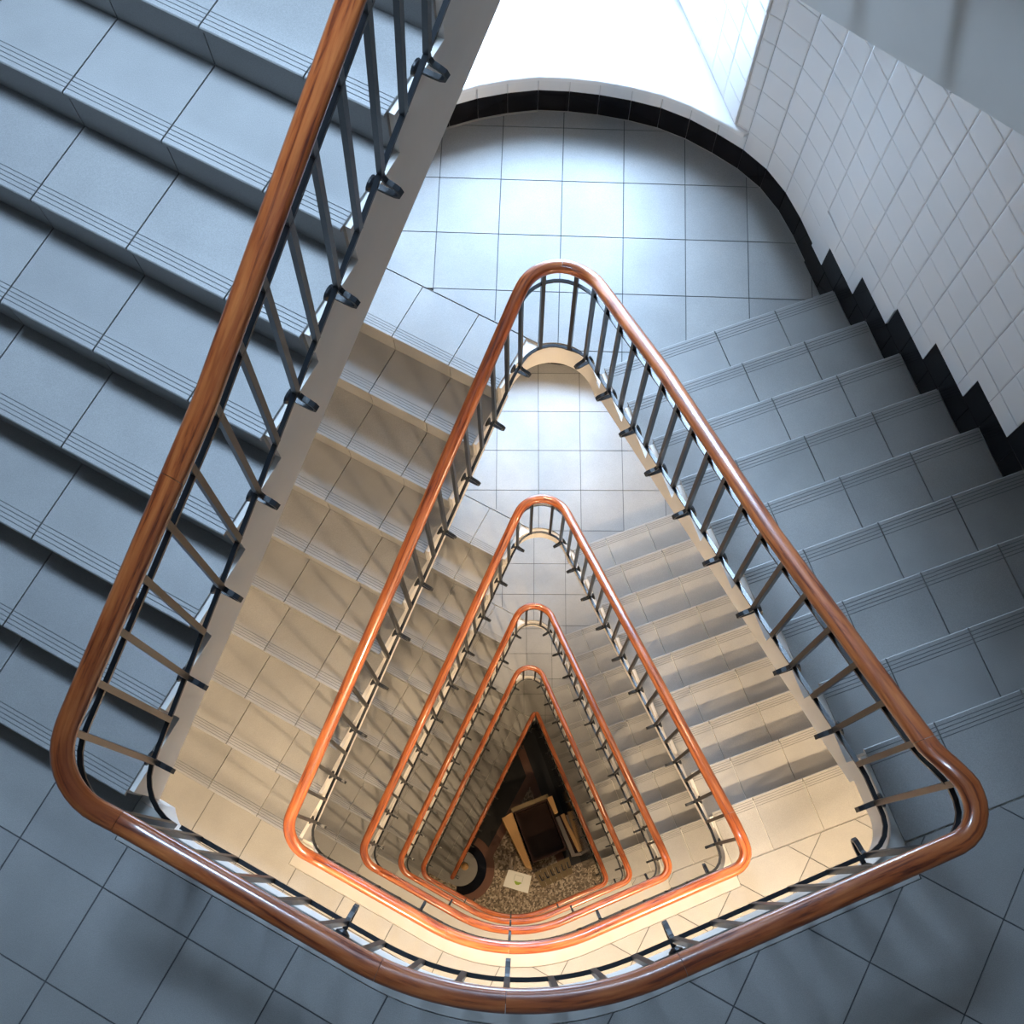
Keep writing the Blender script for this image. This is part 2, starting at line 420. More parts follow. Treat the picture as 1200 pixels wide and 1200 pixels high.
B_lab = ['dark blue tiled wide landing along the bottom edge of the picture',
 'cream tiled wide landing just inside the nearest handrail',
 'cream wide landing seen between the second and third handrails at the bottom',
 'cream wide landing seen between the third and fourth handrails at the bottom',
 'cream wide landing inside the fourth handrail at the bottom, beside the round step']
def landing_B(k, z, label, tiled=True):
    off = (0, -0.8, z)
    def half_out(o_, sl, sr):
        L, Rr = edge(*STD, o_, RAP)
        ll = [p for p in L if FL.S(p) < sl or FL.l(p) < 1.0 ]
        i = next(i for i, p in enumerate(L) if FL.S(p) < sl); ll = L[i:]
        rr = []
        for p in Rr:
            if FR.S(p) < sr and FR.l(p) > 1.0: break
            rr.append(p)
        return [FL.p(sl, STD[0] + o_)] + ll + rr[1:] + [FR.p(sr, STD[1] + o_)]
    outer = [FR.p(-0.037, LATR), REND, OUT_B[1], OUT_B[0], LW[1]]
    root = empty('landing', off); tag(root, label, 'landing')
    sl = SL1 + 0.018
    body = half_out(0.04, sl, -0.017 + 0.06) + [FR.p(-0.017 + 0.06, LATR)] + outer[1:] + [FL.p(sl, LATL)]
    vs, fs = prism(body, z - 0.2, z - TT); o = mesh('slab', vs, fs, M['plaster'], root, off)
    # raised plaster kerb between tiles and well edge
    inn = half_out(0.04, sl - 0.02, 0.0)
    def straight_edge(dl_, dr_, o_):
        cn = loop_corners(STD[0], STD[1], o_, RAP); Bo = cn[2][0]
        pL, pR = cn[1][0], cn[3][0]
        a1, a2 = (Bo[0] - pL[0], Bo[1] - pL[1]), (pR[0] - Bo[0], pR[1] - Bo[1])
        Lc = isect(FL.p(0, dl_), FL.u, pL, a1); Rc = isect(FR.p(0, dr_), FR.u, pR, a2)
        return [Lc] + fillet(Lc, Bo, Rc, 0.875 + o_, 0.03) + [Rc]
    ou = [FL.p(sl - 0.02, 1.136)] + straight_edge(1.136, 1.172, 0.128) + [FR.p(0.0, 1.172)]
    kerb = inn + ou[::-1]
    vs, fs = prism(kerb, z - TT - 0.002, z + 0.001); mesh('kerb', vs, fs, M['kerb'], root, off)
    reg = [FL.p(sl, 1.139)] + straight_edge(1.139, 1.175, 0.131) + [FR.p(-0.037 + 0.302, 1.175)] + [FR.p(-0.037 + 0.302, LATR)] + outer[1:] + [FL.p(sl, LATL)]
    vs, fs = prism(reg, z - TT - 0.001, z - 0.004); mesh('grout_bed', vs, fs, M['grout'], root, off)
    org = FL.p(-0.565, 1.0915)
    lim = (lambda c: True) if k == 0 else (lambda c: c[1] > -1.15 and abs(c[0]) < 2.4)
    if tiled: tiles(reg, org, FL.ang, 0.3015, z, root, off, lim=lim)
    return root
for k in range(5): landing_B(k, zB[k], B_lab[k])
landing_B(-1, zBt, 'wide landing right below the camera, out of frame', False)

# ------------------------------------------------------------------ walls of the shaft
ztop = ZC + 1.3
wall_path = [REND, FR.p(s0 + 0.1, LATR)] + [ARC[-1]] + ARC[::-1][1:] + LARC + LW
iR = ARC.index((1.107, 3.416)); 
WR = (1.053, 3.456); WLp = None
# window opening between WR (on the arc) and its mirror on the left
WLp = min(LARC, key=lambda p: abs(p[0] + 0.62))
WBACK = 4.27
def wall_quads(path, bands):
    V, F = [], []
    for a, b in zip(path[:-1], path[1:]):
        for z0, z1 in bands:
            n = len(V); V += [(a[0], a[1], z0), (b[0], b[1], z0), (b[0], b[1], z1), (a[0], a[1], z1)]; F.append([n, n + 1, n + 2, n + 3])
    return V, F
def thick(path, t=0.12):
    """path offset outward (left of travel direction reversed) for a wall of thickness t"""
    out = []
    for i, p in enumerate(path):
        a = path[max(0, i - 1)]; b = path[min(len(path) - 1, i + 1)]
        d = (b[0] - a[0], b[1] - a[1]); n = hypot(*d); out.append((p[0] + d[1] / n * t, p[1] - d[0] / n * t))
    return out
def wall(name, path, bands, mat, parent=None, kind='structure'):
    o_ = thick(path); V, F = [], []
    for z0, z1 in bands:
        poly = path + o_[::-1]
        vs, fs = prism(poly, z0, z1); n = len(V); V += vs; F += [[i + n for i in q] for q in fs]
    o = mesh(name, V, F, mat, parent)
    if kind: o['kind'] = kind
    return o
full = [(0, ztop)]
wr_path = [REND, FR.p(s0 + 0.149, LATR), ARC[-1]] + ARC[::-1][1:5] + [WR]
ww_path = [WR] + [p for p in ARC[::-1][5:]] + LARC[:LARC.index(WLp) + 1]
wl_path = LARC[LARC.index(WLp):] + LW
BACK = 0.012
def inset(path, d):   # move path outward so tiles of thickness d stand proud at the true line
    return thick(path, d)
WIN_H = 1.85
bands = []; zc = 0.0
for z in sorted(zA[:5]):
    bands.append((zc, z + 0.285)); zc = z + 0.31 + WIN_H
bands.append((zc, ztop))
# the right wall: at the photographed storey it is tiled, so its backing is grout coloured
wall_right = wall('wall_right', inset(wr_path, 0.011), full, M['white_grout'])
wall_back = wall('wall_back', inset(ww_path, 0.011), bands, M['white_grout'])
wall('wall_left', wl_path, full, M['white_wall'])
wall('wall_front', [LW[1], OUT_B[0], OUT_B[1], REND], full, M['white_wall'])
hx0, hx1, hy0, hy1 = SKY_X - SKY_W / 2, SKY_X + SKY_W / 2, SKY_Y - SKY_H / 2, SKY_Y + SKY_H / 2
V, F = join([boxv(-4, 4.2, -2.5, hy0, ztop, ztop + 0.1), boxv(-4, 4.2, hy1, 5, ztop, ztop + 0.1), boxv(-4, hx0, hy0, hy1, ztop, ztop + 0.1), boxv(hx1, 4.2, hy0, hy1, ztop, ztop + 0.1)])
tag(mesh('ceiling', V, F, M['white_wall']), kind='structure')
root = empty('window_6', (SKY_X, SKY_Y, ztop)); root['kind'] = 'structure'; off = (SKY_X, SKY_Y, ztop)  # assumed roof opening, unseen, added for the light on the upper left flight
def roof_ring(z0, z1, t): return join([boxv(hx0 - t, hx1 + t, hy0 - t, hy0, z0, z1), boxv(hx0 - t, hx1 + t, hy1, hy1 + t, z0, z1), boxv(hx0 - t, hx0, hy0, hy1, z0, z1), boxv(hx1, hx1 + t, hy0, hy1, z0, z1)])
V, F = roof_ring(ztop + 0.1, ztop + 1.3, 0.08); mesh('light_limiting_shaft', V, F, M['kerb'], root, off)  # unseen shaft, added to narrow the spread of the roof light
V, F = roof_ring(ztop + 1.3, ztop + 1.38, 0.06); mesh('window_frame', V, F, M['frame'], root, off)
vs, fs = boxv(hx0, hx1, hy0, hy1, ztop + 1.34, ztop + 1.345); mesh('pane', vs, fs, M['glass'], root, off)

# window embrasures
def quadbox(a, b, t, z0, z1):     # vertical panel from plan point a to b, thickness t to its right
    d = (b[0] - a[0], b[1] - a[1]); n = hypot(*d); q = (d[1] / n * t, -d[0] / n * t)
    return prism([a, b, (b[0] + q[0], b[1] + q[1]), (a[0] + q[0], a[1] + q[1])], z0, z1)
RB = (0.777, WBACK); LB = (-0.47, WBACK)
for k in range(5):
    z0 = zA[k] + 0.31; z1 = z0 + WIN_H
    nm = 'window_%d' % (k + 1)
    root = empty(nm, (0.15, WBACK, z0)); root['kind'] = 'structure'; off = (0.15, WBACK, z0)
    parts = [quadbox(WR, RB, 0.08, z0, z1), quadbox(LB, WLp, 0.08, z0, z1)]
    V, F = join(parts); mesh('reveal', [v for v in V], F, M['white_grout'] if k == 1 else M['white_wall'], root, off)
    hd = [WR, RB, LB, WLp] + [p for p in ww_path[::-1]][1:-1]
    vs, fs = prism(hd, z1, z1 + 0.05); mesh('lintel', vs, fs, M['white_wall'], root, off)
    # sill, curved front standing 25 mm proud of the tiles
    fr = [(p[0] + (cc[0] - p[0]) * 0.022, p[1] + (cc[1] - p[1]) * 0.022) for p in ww_path]
    nose = [(1.103, 3.452), (1.098, 3.40)]
    front = [(1.115, 3.415), (1.085, 3.405)] + fr[1:]
    poly = [WR] + front + [WLp, LB, RB]
    vs, fs = prism(poly, z0 - 0.028, z0)
    o = mesh('sill', vs, fs, M['sill'], root, off)
    bm = bmesh.new(); bm.from_mesh(o.data); bm.edges.ensure_lookup_table()
    es = [e for e in bm.edges if abs(e.verts[0].co.z) < 1e-4 and abs(e.verts[1].co.z) < 1e-4 and e.calc_length() < 0.25]
    bmesh.ops.bevel(bm, geom=es, offset=0.010, segments=3, profile=0.6, affect='EDGES'); bm.to_mesh(o.data); bm.free()
    fw = 0.05
    V, F = join([boxv(LB[0] + 0.002, RB[0] - 0.002, WBACK + 0.0, WBACK + 0.05, z0, z0 + fw), boxv(LB[0] + 0.002, RB[0] - 0.002, WBACK, WBACK + 0.05, z1 - fw, z1),
                 boxv(LB[0] + 0.002, LB[0] + fw, WBACK, WBACK + 0.05, z0 + fw, z1 - fw), boxv(RB[0] - fw, RB[0] - 0.002, WBACK, WBACK + 0.05, z0 + fw, z1 - fw),
                 boxv(0.13, 0.17, WBACK, WBACK + 0.05, z0 + fw, z1 - fw)])
    mesh('window_frame', V, F, M['frame'], root, off)
    for x0, x1 in ((LB[0] + fw, 0.13), (0.17, RB[0] - fw)):
        vs, fs = boxv(x0, x1, WBACK + 0.02, WBACK + 0.024, z0 + fw, z1 - fw); mesh('pane', vs, fs, M['glass'], root, off)

# wall tiles (local x along wall, y outward from room, z up), glazed, cushion edge
def wtile_mesh(w, h, mat, cush, cache={}):
    k = (round(w, 4), round(h, 4), mat.name)
    if k in cache: return cache[k]
    b = 0.007 if cush else 0.0015; d = 0.0015 if cush else 0.0008
    vs = [(-w / 2, 0.010, 0), (w / 2, 0.010, 0), (w / 2, 0.010, h), (-w / 2, 0.010, h),
          (-w / 2, d, 0), (w / 2, d, 0), (w / 2, d, h), (-w / 2, d, h),
          (-w / 2 + b, 0, b), (w / 2 - b, 0, b), (w / 2 - b, 0, h - b), (-w / 2 + b, 0, h - b)]
    fs = [[0, 1, 5, 4], [1, 2, 6, 5], [2, 3, 7, 6], [3, 0, 4, 7], [4, 5, 9, 8], [5, 6, 10, 9], [6, 7, 11, 10], [7, 4, 8, 11], [8, 9, 10, 11]]
    me = bpy.data.meshes.new('wall_tile'); me.from_pydata(vs, [], fs); me.materials.append(mat); fixn2(me); cache[k] = me; return me
def fixn2(me):
    bm = bmesh.new(); bm.from_mesh(me); bmesh.ops.recalc_face_normals(bm, faces=bm.faces)
    bm.faces.ensure_lookup_table()
    if bm.faces[8].normal.y > 0: bmesh.ops.reverse_faces(bm, faces=bm.faces)
    bm.to_mesh(me); bm.free()
GP = 0.002
def put_wtile(a, b, z0, h, mat, parent, off, cush=True, name='wall_tile'):
    """tile on the facet from a to b (travelling with the room on the left... face toward the room centre)"""
    d = (b[0] - a[0], b[1] - a[1]); L = hypot(*d)
    mid = ((a[0] + b[0]) / 2, (a[1] + b[1]) / 2); ang = atan2(d[1], d[0])
    n = (-sin(ang), cos(ang))            # local +y
    if (mid[0] + n[0] - 0.2) ** 2 + (mid[1] + n[1] - 1.6) ** 2 < (mid[0] - 0.2) ** 2 + (mid[1] - 1.6) ** 2: ang += pi
    inst(name, wtile_mesh(L - GP, h - GP, mat, cush), parent, (mid[0], mid[1], z0 + GP / 2), ang, off)
# columns of the right wall, crown side first
c_right = [(WR, ARC[iR])] + list(zip(ARC[iR:-1], ARC[iR + 1:])) + [(ARC[-1], RW[0])] + list(zip(RW[:-1], RW[1:]))
z1 = zA[1]
TH = 0.1535
def skirt_top(s):
    """height of the top of the black skirting above landing A1 at right-wall station s"""
    if s < SR1 - 0.137: return R_
    j = int((s + 0.137 - SR1) / GR) + 1
    return R_ * (j + 1)
def steplevel(s): return 0.0 if s < SR1 else R_ * (int((s - SR1) / GR) + 1)
wroot = wall_right
for a, b in c_right:
    sa, sb = FR.S(a), FR.S(b)
    straight = abs(FR.l(a) - LATR) < 0.02 and abs(FR.l(b) - LATR) < 0.02
    base = R_ if not straight else min(skirt_top(sa + 0.001), skirt_top(sb - 0.001))
    r = 0
    while True:
        za = R_ + r * TH
        if za > 2.95: break
        if za + TH > base + 0.01:
            if not straight or za >= max(skirt_top(sa + 0.001), skirt_top(sb - 0.001)) - 1e-3:
                put_wtile(a, b, z1 + za, TH, M['white_tile'], wroot, (0, 0, 0))
            else:
                # tile cut by the stepped black skirting: notched outline
                cuts = [sa] + [SR1 - 0.137 + i * GR for i in range(0, 10) if sa + 0.001 < SR1 - 0.137 + i * GR < sb - 0.001] + [sb]
                bot = []
                for c0, c1 in zip(cuts[:-1], cuts[1:]):
                    lo = min(za + TH, max(za, skirt_top((c0 + c1) / 2))); bot += [(c0, lo), (c1, lo)]
                bot = [q for q in bot if za + TH - q[1] > 0.004]
                if len(bot) >= 2 and bot[-1][0] - bot[0][0] > 0.012:
                    g_ = GP / 2
                    pol = [(bot[0][0] + g_, bot[0][1] + g_)] + [(q[0], q[1] + g_) for q in bot[1:-1]] + [(bot[-1][0] - g_, bot[-1][1] + g_), (bot[-1][0] - g_, za + TH - g_), (bot[0][0] + g_, za + TH - g_)]
                    m_ = len(pol); vs = [(*FR.p(q[0], LATR), z1 + q[1]) for q in pol] + [(*FR.p(q[0], LATR + 0.01), z1 + q[1]) for q in pol]
                    fs = [[i, (i + 1) % m_, (i + 1) % m_ + m_, i + m_] for i in range(m_)] + [list(range(m_)), list(range(2 * m_ - 1, m_ - 1, -1))]
                    o = mesh('wall_tile', vs, fs, M['white_tile'], wroot); fixn(o.data)
        r += 1
# rows under the sill (crown side)
ccols = list(zip(ARC[:-1], ARC[1:]))[:iR] + list(zip([ARC[0]] + LARC[:-1], LARC))[:9]
for a, b in ccols:
    put_wtile(a, b, z1 + R_, 0.285 - R_ - 0.002, M['white_tile'], wall_back, (0, 0, 0))
# the splayed right reveal
rd = (RB[0] - WR[0], RB[1] - WR[1]); rl = hypot(*rd); rd = (rd[0] / rl, rd[1] / rl)
for i in range(5):
    a = (WR[0] + rd[0] * 0.15 * i, WR[1] + rd[1] * 0.15 * i); b_ = min(rl, 0.15 * (i + 1)); b = (WR[0] + rd[0] * b_, WR[1] + rd[1] * b_)
    for r in range(12):
        put_wtile((a[0] - 0.011, a[1]), (b[0] - 0.011, b[1]), z1 + 0.312 + r * TH, TH, M['white_tile'], wall_back, (0, 0, 0))
# black skirting round the pointed landings and up the right-hand flight
for k in (1, 2, 3):
    cols = list(zip(ARC[:-1], ARC[1:])) + list(zip([ARC[0]] + LARC[:-1], LARC))[:8]
    for a, b in cols:
        par = wall_right if a[0] > 1.1 else wall_back
        put_wtile(a, b, zA[k] + 0.002, R_ - 0.002, M['black_tile'], par, (0, 0, 0), False, 'skirting_tile')
    a = ARC[-1]; s = FR.S(a)
    ends = [s] + [x for x in (s + 0.149, s + 0.298, s + 0.447) if x < SR1 - 0.02] + [SR1]
    for s_a, s_b in zip(ends[:-1], ends[1:]):
        put_wtile(FR.p(s_a, LATR), FR.p(s_b, LATR), zA[k] + 0.002, R_ - 0.002, M['black_tile'], wall_right, (0, 0, 0), False, 'skirting_tile')
for j in range(1, 9):
    s = SR1 + (j - 1) * GR
    for s_a, s_b in ((s - 0.137, s), (s, s + 0.16), (s + 0.16, s + GR)):
        put_wtile(FR.p(s_a, LATR), FR.p(s_b, LATR), zA[1] + j * R_, R_, M['black_tile'], wall_right, (0, 0, 0), False, 'skirting_tile')
# pale grout line between skirting and floor
for k in (1,):
    V, F = join([quadbox(b, a, 0.008, zA[k] - 0.002, zA[k] + 0.003) for a, b in cols + [(FR.p(s0, LATR), FR.p(SR1, LATR))][:0]])
    o = mesh('grout_line', V, F, M['pale_grout'], wall_back)

# ------------------------------------------------------------------ railings
RHL, RHF = 0.85, 0.77                        # handrail axis above landing / above the nosing line
def resample(pts, step):
    out = [pts[0]]
    for a, b in zip(pts[:-1], pts[1:]):
        L = hypot(b[0] - a[0], b[1] - a[1]); n = max(1, int(L / step))
        for i in range(1, n + 1): out.append((a[0] + (b[0] - a[0]) * i / n, a[1] + (b[1] - a[1]) * i / n))
    return out
class Path:
    """half loop with heights: side 'L' (apex A -> bottom B) or 'R' (bottom Bup -> apex A below)"""
    def __init__(s, side, pts, zAp, zBt_):
        s.side = side; s.p = resample(pts, 0.045); s.d = [0.0]
        for a, b in zip(s.p[:-1], s.p[1:]): s.d.append(s.d[-1] + hypot(b[0] - a[0], b[1] - a[1]))
        s.len = s.d[-1]; s.zA, s.zB = zAp, zBt_; s.top = zBt_ == zB[0]; s.rf = 0.0
        F = FL if side == 'L' else FR
        # calibrate station: point closest to s = 1.0 (L) / -1.0 (R)
        tgt = 1.0 if side == 'L' else -1.0
        lat = [abs(F.S(p) - tgt) + (0 if (FL.l(p) > 0.5 if side == 'L' else FR.l(p) > 0.5) else 9) for p in s.p]
        i = lat.index(min(lat)); s.s0 = F.S(s.p[i]) + s.d[i]
        s.dir = -1     # station falls as we travel, on both sides (L: from apex down; R: from bottom towards apex)
    def at(s, d):
        d = max(0.0, min(s.len, d)); lo = 0
        import bisect
        i = min(len(s.d) - 2, max(0, bisect.bisect_right(s.d, d) - 1)); t = (d - s.d[i]) / max(1e-9, s.d[i + 1] - s.d[i])
        a, b = s.p[i], s.p[i + 1]; return (a[0] + (b[0] - a[0]) * t, a[1] + (b[1] - a[1]) * t)
    def tan(s, d):
        a, b = s.at(d - 0.012), s.at(d + 0.012); n = hypot(b[0] - a[0], b[1] - a[1]); return ((b[0] - a[0]) / n, (b[1] - a[1]) / n)
    def station(s, d): return s.s0 - d
    def dist(s, st): return s.s0 - st
    def z(s, d, land, fl):
        st = s.station(d)
        if s.side == 'L':
            k = (1.939 - st) / GL; v = s.zA - R_ * k + fl
        else:
            j = 1 + (st - SR1) / GR; v = s.zA + R_ * j + fl
        return min(s.zA_top(land), max(s.z_low(land), v))
    def zA_top(s, land): return (s.zA if s.side == 'L' else s.zB) + land
    def z_low(s, land): return (s.zB if s.side == 'L' else s.zA) + land
def zs(P, d, land, fl):          # softly rounded height profile
    if fl > 0.5: fl += P.rf
    return sum(P.z(d + e, land, fl) for e in (-0.05, -0.025, 0, 0.025, 0.05)) / 5
def zlow(P, d):                  # lower bar: drops sharply to the landing bar at the wide landing
    st = P.station(d)
    if P.side == 'L' and st < -0.36: return P.zB + 0.085
    if P.side == 'L': return min(P.zA + 0.085, P.zA - R_ * (1.939 - st) / GL + 0.04)
    return P.z(d, 0.085, 0.04)
def parea2(p): return sum(p[i][0] * p[(i + 1) % len(p)][1] - p[(i + 1) % len(p)][0] * p[i][1] for i in range(len(p)))
def sweep(name, P, d0, d1, prof, zf, mat, parent, off, step=0.03, uv=False, smooth=True, lf=0.0):
    n = max(2, int((d1 - d0) / step)); V, U = [], []; m_ = len(prof)
    for i in range(n + 1):
        d = d0 + (d1 - d0) * i / n; p = P.at(d); t = P.tan(d); nx, ny = -t[1], t[0]; z = zf(d); le = lean(P, d) * lf
        p = (p[0] + nx * le, p[1] + ny * le)
        for j, (a, b) in enumerate(prof):
            V.append((p[0] + nx * a, p[1] + ny * a, z + b)); U.append((d, j / m_ * 0.17))
    F = [[i * m_ + j, (i + 1) * m_ + j, (i + 1) * m_ + (j + 1) % m_, i * m_ + (j + 1) % m_] for i in range(n) for j in range(m_)]
    b0 = len(V); V += V[:m_] + V[n * m_:(n + 1) * m_]; U += U[:m_] + U[n * m_:(n + 1) * m_]
    F += [list(range(b0, b0 + m_)), [b0 + m_ + j for j in range(m_ - 1, -1, -1)]]
    o = mesh(name, V, F, mat, parent, off, uv=U if uv else None, smooth=smooth)
    if parea2(prof) < 0: o.data.flip_normals()
    if smooth:
        o.data.polygons.foreach_set('use_smooth', [m_ > 4 and len(p_.vertices) == 4 for p_ in o.data.polygons])
    return o
RPROF = [(0.0285 * (abs(cos(a)) ** 0.82) * (1 if cos(a) > 0 else -1), 0.023 * (abs(sin(a)) ** 0.82) * (1 if sin(a) > 0 else -1)) for a in [2 * pi * i / 16 + 0.001 for i in range(16)]]
BAR = [(-0.0068, -0.005), (0.0068, -0.005), (0.0068, 0.005), (-0.0068, 0.005)]
def lean(P, d):
    st = P.station(d)
    if not P.top: return 0.0
    if P.side == 'L': x = min(1, max(0, (st + 0.15) / 0.7)); return 0.047 * x
    x = min(1, max(0, (0.13 - st) / 0.10)) * min(1, max(0, (st + 1.5) / 0.8)); return 0.035 * x
def bal_mesh(h, ln=0.0, cache={}):
    k = (round(h, 3), round(ln, 3))
    if k in cache: return cache[k]
    vs, fs = boxv(-0.0085, 0.0085, -0.008, 0.008, 0, k[0]); vs = [(x, y + (k[1] if z > 0 else 0), z) for x, y, z in vs]; me = bpy.data.meshes.new('baluster'); me.from_pydata(vs, [], fs); me.materials.append(M['iron']); cache[k] = me; return me
def hoop_mesh():
    # local x = along the rail, y = towards the well, z up; origin at the lower bar
    pts = [(0, 0.0), (0.002, -0.022), (0.012, -0.036), (0.030, -0.041), (0.045, -0.048), (0.051, -0.060), (0.046, -0.073), (0.032, -0.080), (0.012, -0.082), (-0.036, -0.082)]
    V, F = [], []
    n = len(pts)
    for i, (y, z) in enumerate(pts):
        a = pts[max(0, i - 1)]; b = pts[min(n - 1, i + 1)]; d = (b[0] - a[0], b[1] - a[1]); L = hypot(*d); q = (-d[1] / L * 0.0045, d[0] / L * 0.0045)
        for x in (-0.0075, 0.0075):
            V += [(x, y + q[0], z + q[1]), (x, y - q[0], z - q[1])]
    for i in range(n - 1):
        a, b = i * 4, (i + 1) * 4
        F += [[a, a + 1, b + 1, b], [a + 2, b + 2, b + 3, a + 3], [a, b, b + 2, a + 2], [a + 1, a + 3, b + 3, b + 1]]
    F += [[0, 2, 3, 1], [4 * n - 4, 4 * n - 3, 4 * n - 1, 4 * n - 2]]
    # rosette on the stringer face
    m_ = 12; b0 = len(V)
    for rr, y in ((0.024, -0.040), (0.022, -0.034), (0.010, -0.026)):
        for i in range(m_): V.append((rr * cos(2 * pi * i / m_), y, -0.082 + rr * sin(2 * pi * i / m_)))
    for q in range(2):
        for i in range(m_): F.append([b0 + q * m_ + i, b0 + q * m_ + (i + 1) % m_, b0 + (q + 1) * m_ + (i + 1) % m_, b0 + (q + 1) * m_ + i])
    F.append([b0 + 2 * m_ + i for i in range(m_)]); F.append([b0 + i for i in range(m_)])
    me = bpy.data.meshes.new('hoop_bracket'); me.from_pydata(V, [], F); me.materials.append(M['iron']); fixn(me); return me
HOOP = hoop_mesh()
def baluster(P, d, bracket, root, off, sgn=1):
    p = P.at(d); t = P.tan(d); zl = zlow(P, d); zr = zs(P, d, RHL, RHF) - 0.018
    # well side is on the left of travel (apex->left->bottom->right is counter-clockwise seen from above)
    ang = atan2(t[1], t[0])
    h = round(zr - zl, 3)
    inst('baluster', bal_mesh(h, lean(P, d) * h / (h + 0.03)), root, (p[0], p[1], zl), ang, off)
    if bracket: inst('hoop_bracket', HOOP, root, (p[0], p[1], zl), ang, off)
rail_labels = ['nearest stair railing with thick varnished handrail sweeping round the whole picture',
 'second railing loop from the camera, its wooden handrail passing below the window landing',
 'third railing loop from the camera, orange-brown handrail around the cream landing',
 'fourth railing loop from the camera with a thin orange handrail',
 'fifth and smallest closed railing loop around the dark triangular pit',
 'lowest railing with a scrolled end beside the black wall at the entrance floor']
def railing(k, left=True, right=True):
    root_loc = (0, 0, (zB[k] if k >= 0 else zBt)); root = empty('stair_railing', root_loc); off = root_loc
    if k >= 0: tag(root, rail_labels[k], 'railing')
    else: tag(root, 'railing at the photographer\'s own level, out of the frame', 'railing')
    dl = SPEC if k == 5 else STD; rl_ = RSP if k == 5 else RAP
    dr = SPEC if k == 4 else STD; rr_ = RSP if k == 4 else RAP
    def rail_seg(P, a, b): sweep('handrail', P, a + 0.0006, b - 0.0006, RPROF, lambda d: zs(P, d, RHL, RHF), M['wood'], root, off, 0.022, True, True, 1.0)
    if left:
        P = Path('L', halves(*dl, 0, rl_)[0], zA[k], zB[k])
        end = P.len if k < 5 else P.dist(-0.17)
        P5, end5 = P, end
        cuts = [0, P.dist(0.4), P.dist(-0.42), P.dist(-1.13), end] if k < 5 else [0, end]
        cuts = [c for c in cuts if c <= end]
        for a, b in zip(cuts[:-1], cuts[1:]): rail_seg(P, a, b)
        sweep('upper_bar', P, 0, end - 0.02, BAR, lambda d: zs(P, d, RHL, RHF) - 0.125, M['iron'], root, off, 0.03, lf=0.85)
        dj = P.dist(-0.36)
        sweep('lower_bar', P, 0, min(end, dj), BAR, lambda d: zlow(P, min(d, dj - 0.001)), M['iron'], root, off, 0.03)
        if k < 5: sweep('lower_bar', P, dj + 0.002, end, BAR, lambda d: P.zB + 0.085, M['iron'], root, off, 0.03)
        i = -1
        while True:
            d = P.dist(1.944 - 0.12415 * i)
            if d > P.dist(-0.20): break
            if d > 0.02: baluster(P, d, i % 2 == 1, root, off)
            i += 1
        baluster(P, 0.075 if k < 5 else 0.03, False, root, off)
        if k < 5:
            baluster(P, dj, False, root, off)
            for i in range(0, 11):
                d = P.len - 0.1255 * i
                if d > dj + 0.05: baluster(P, d, i in (0, 4, 9), root, off)
        else:
            baluster(P, end - 0.03, True, root, off)
    if right:
        P = Path('R', halves(*dr, 0, rr_)[1], zA[k + 1], zB[k] if k >= 0 else zBt)
        cuts = [0, 0.42, P.dist(0.0) - 0.0, P.len]
        for a, b in zip(cuts[:-1], cuts[1:]): rail_seg(P, a, b)
        sweep('upper_bar', P, 0, P.len, BAR, lambda d: zs(P, d, RHL, RHF) - 0.125, M['iron'], root, off, 0.03, lf=0.85)
        sweep('lower_bar', P, 0, P.len, BAR, lambda d: zlow(P, d), M['iron'], root, off, 0.03)
        for i in range(1, 10):
            baluster(P, 0.1255 * i, i in (4, 9), root, off)
        i = 0
        while True:
            st = -0.245 + 0.245 + 0.123 - 0.123 * i
            d = P.dist(st)
            if d > P.dist(-2.16): break
            if d > 0.1255 * 9 + 0.06: baluster(P, d, i % 2 == 0, root, off)
            i += 1
        baluster(P, P.len - 0.065, False, root, off)
    if k == 5:      # newel under the end of the bottom handrail
        p = P5.at(end5 + 0.01); z = zs(P5, end5, RHL, RHF)
        vs, fs = prism([(p[0] + 0.03 * cos(2 * pi * i / 16), p[1] + 0.03 * sin(2 * pi * i / 16)) for i in range(16)], z - 0.024, z + 0.02); mesh('rail_end', vs, fs, M['wood'], root, off)
        q = (p[0] + 0.17, p[1] + 0.15)
        V, F = [], []
        prof = [(0.02, zB[5] + 0.17), (0.02, z - 0.10), (0.045, z - 0.07), (0.055, z - 0.03), (0.045, z + 0.01), (0.015, z + 0.035)]
        for r_, zz in prof: V += [(q[0] + r_ * cos(2 * pi * i / 14), q[1] + r_ * sin(2 * pi * i / 14), zz) for i in range(14)]
        F = [[a * 14 + i, a * 14 + (i + 1) % 14, a * 14 + 14 + (i + 1) % 14, a * 14 + 14 + i] for a in range(5) for i in range(14)] + [list(range(13, -1, -1)), [70 + i for i in range(14)]]
        mesh('newel_post', V, F, M['tan_wood'], root, off)
    return root
for k in range(5): railing(k)
railing(5, True, False)
railing(-1, False, True)

# ------------------------------------------------------------------ entrance floor
zg = zB[5]
poly = [REND, FR.p(s0, LATR)] + ARC[::-1] + LARC + LW + [OUT_B[0], OUT_B[1]]
vs, fs = prism(poly, zg - 0.15, zg); tag(mesh('floor', vs, fs, M['pebble']), kind='structure')
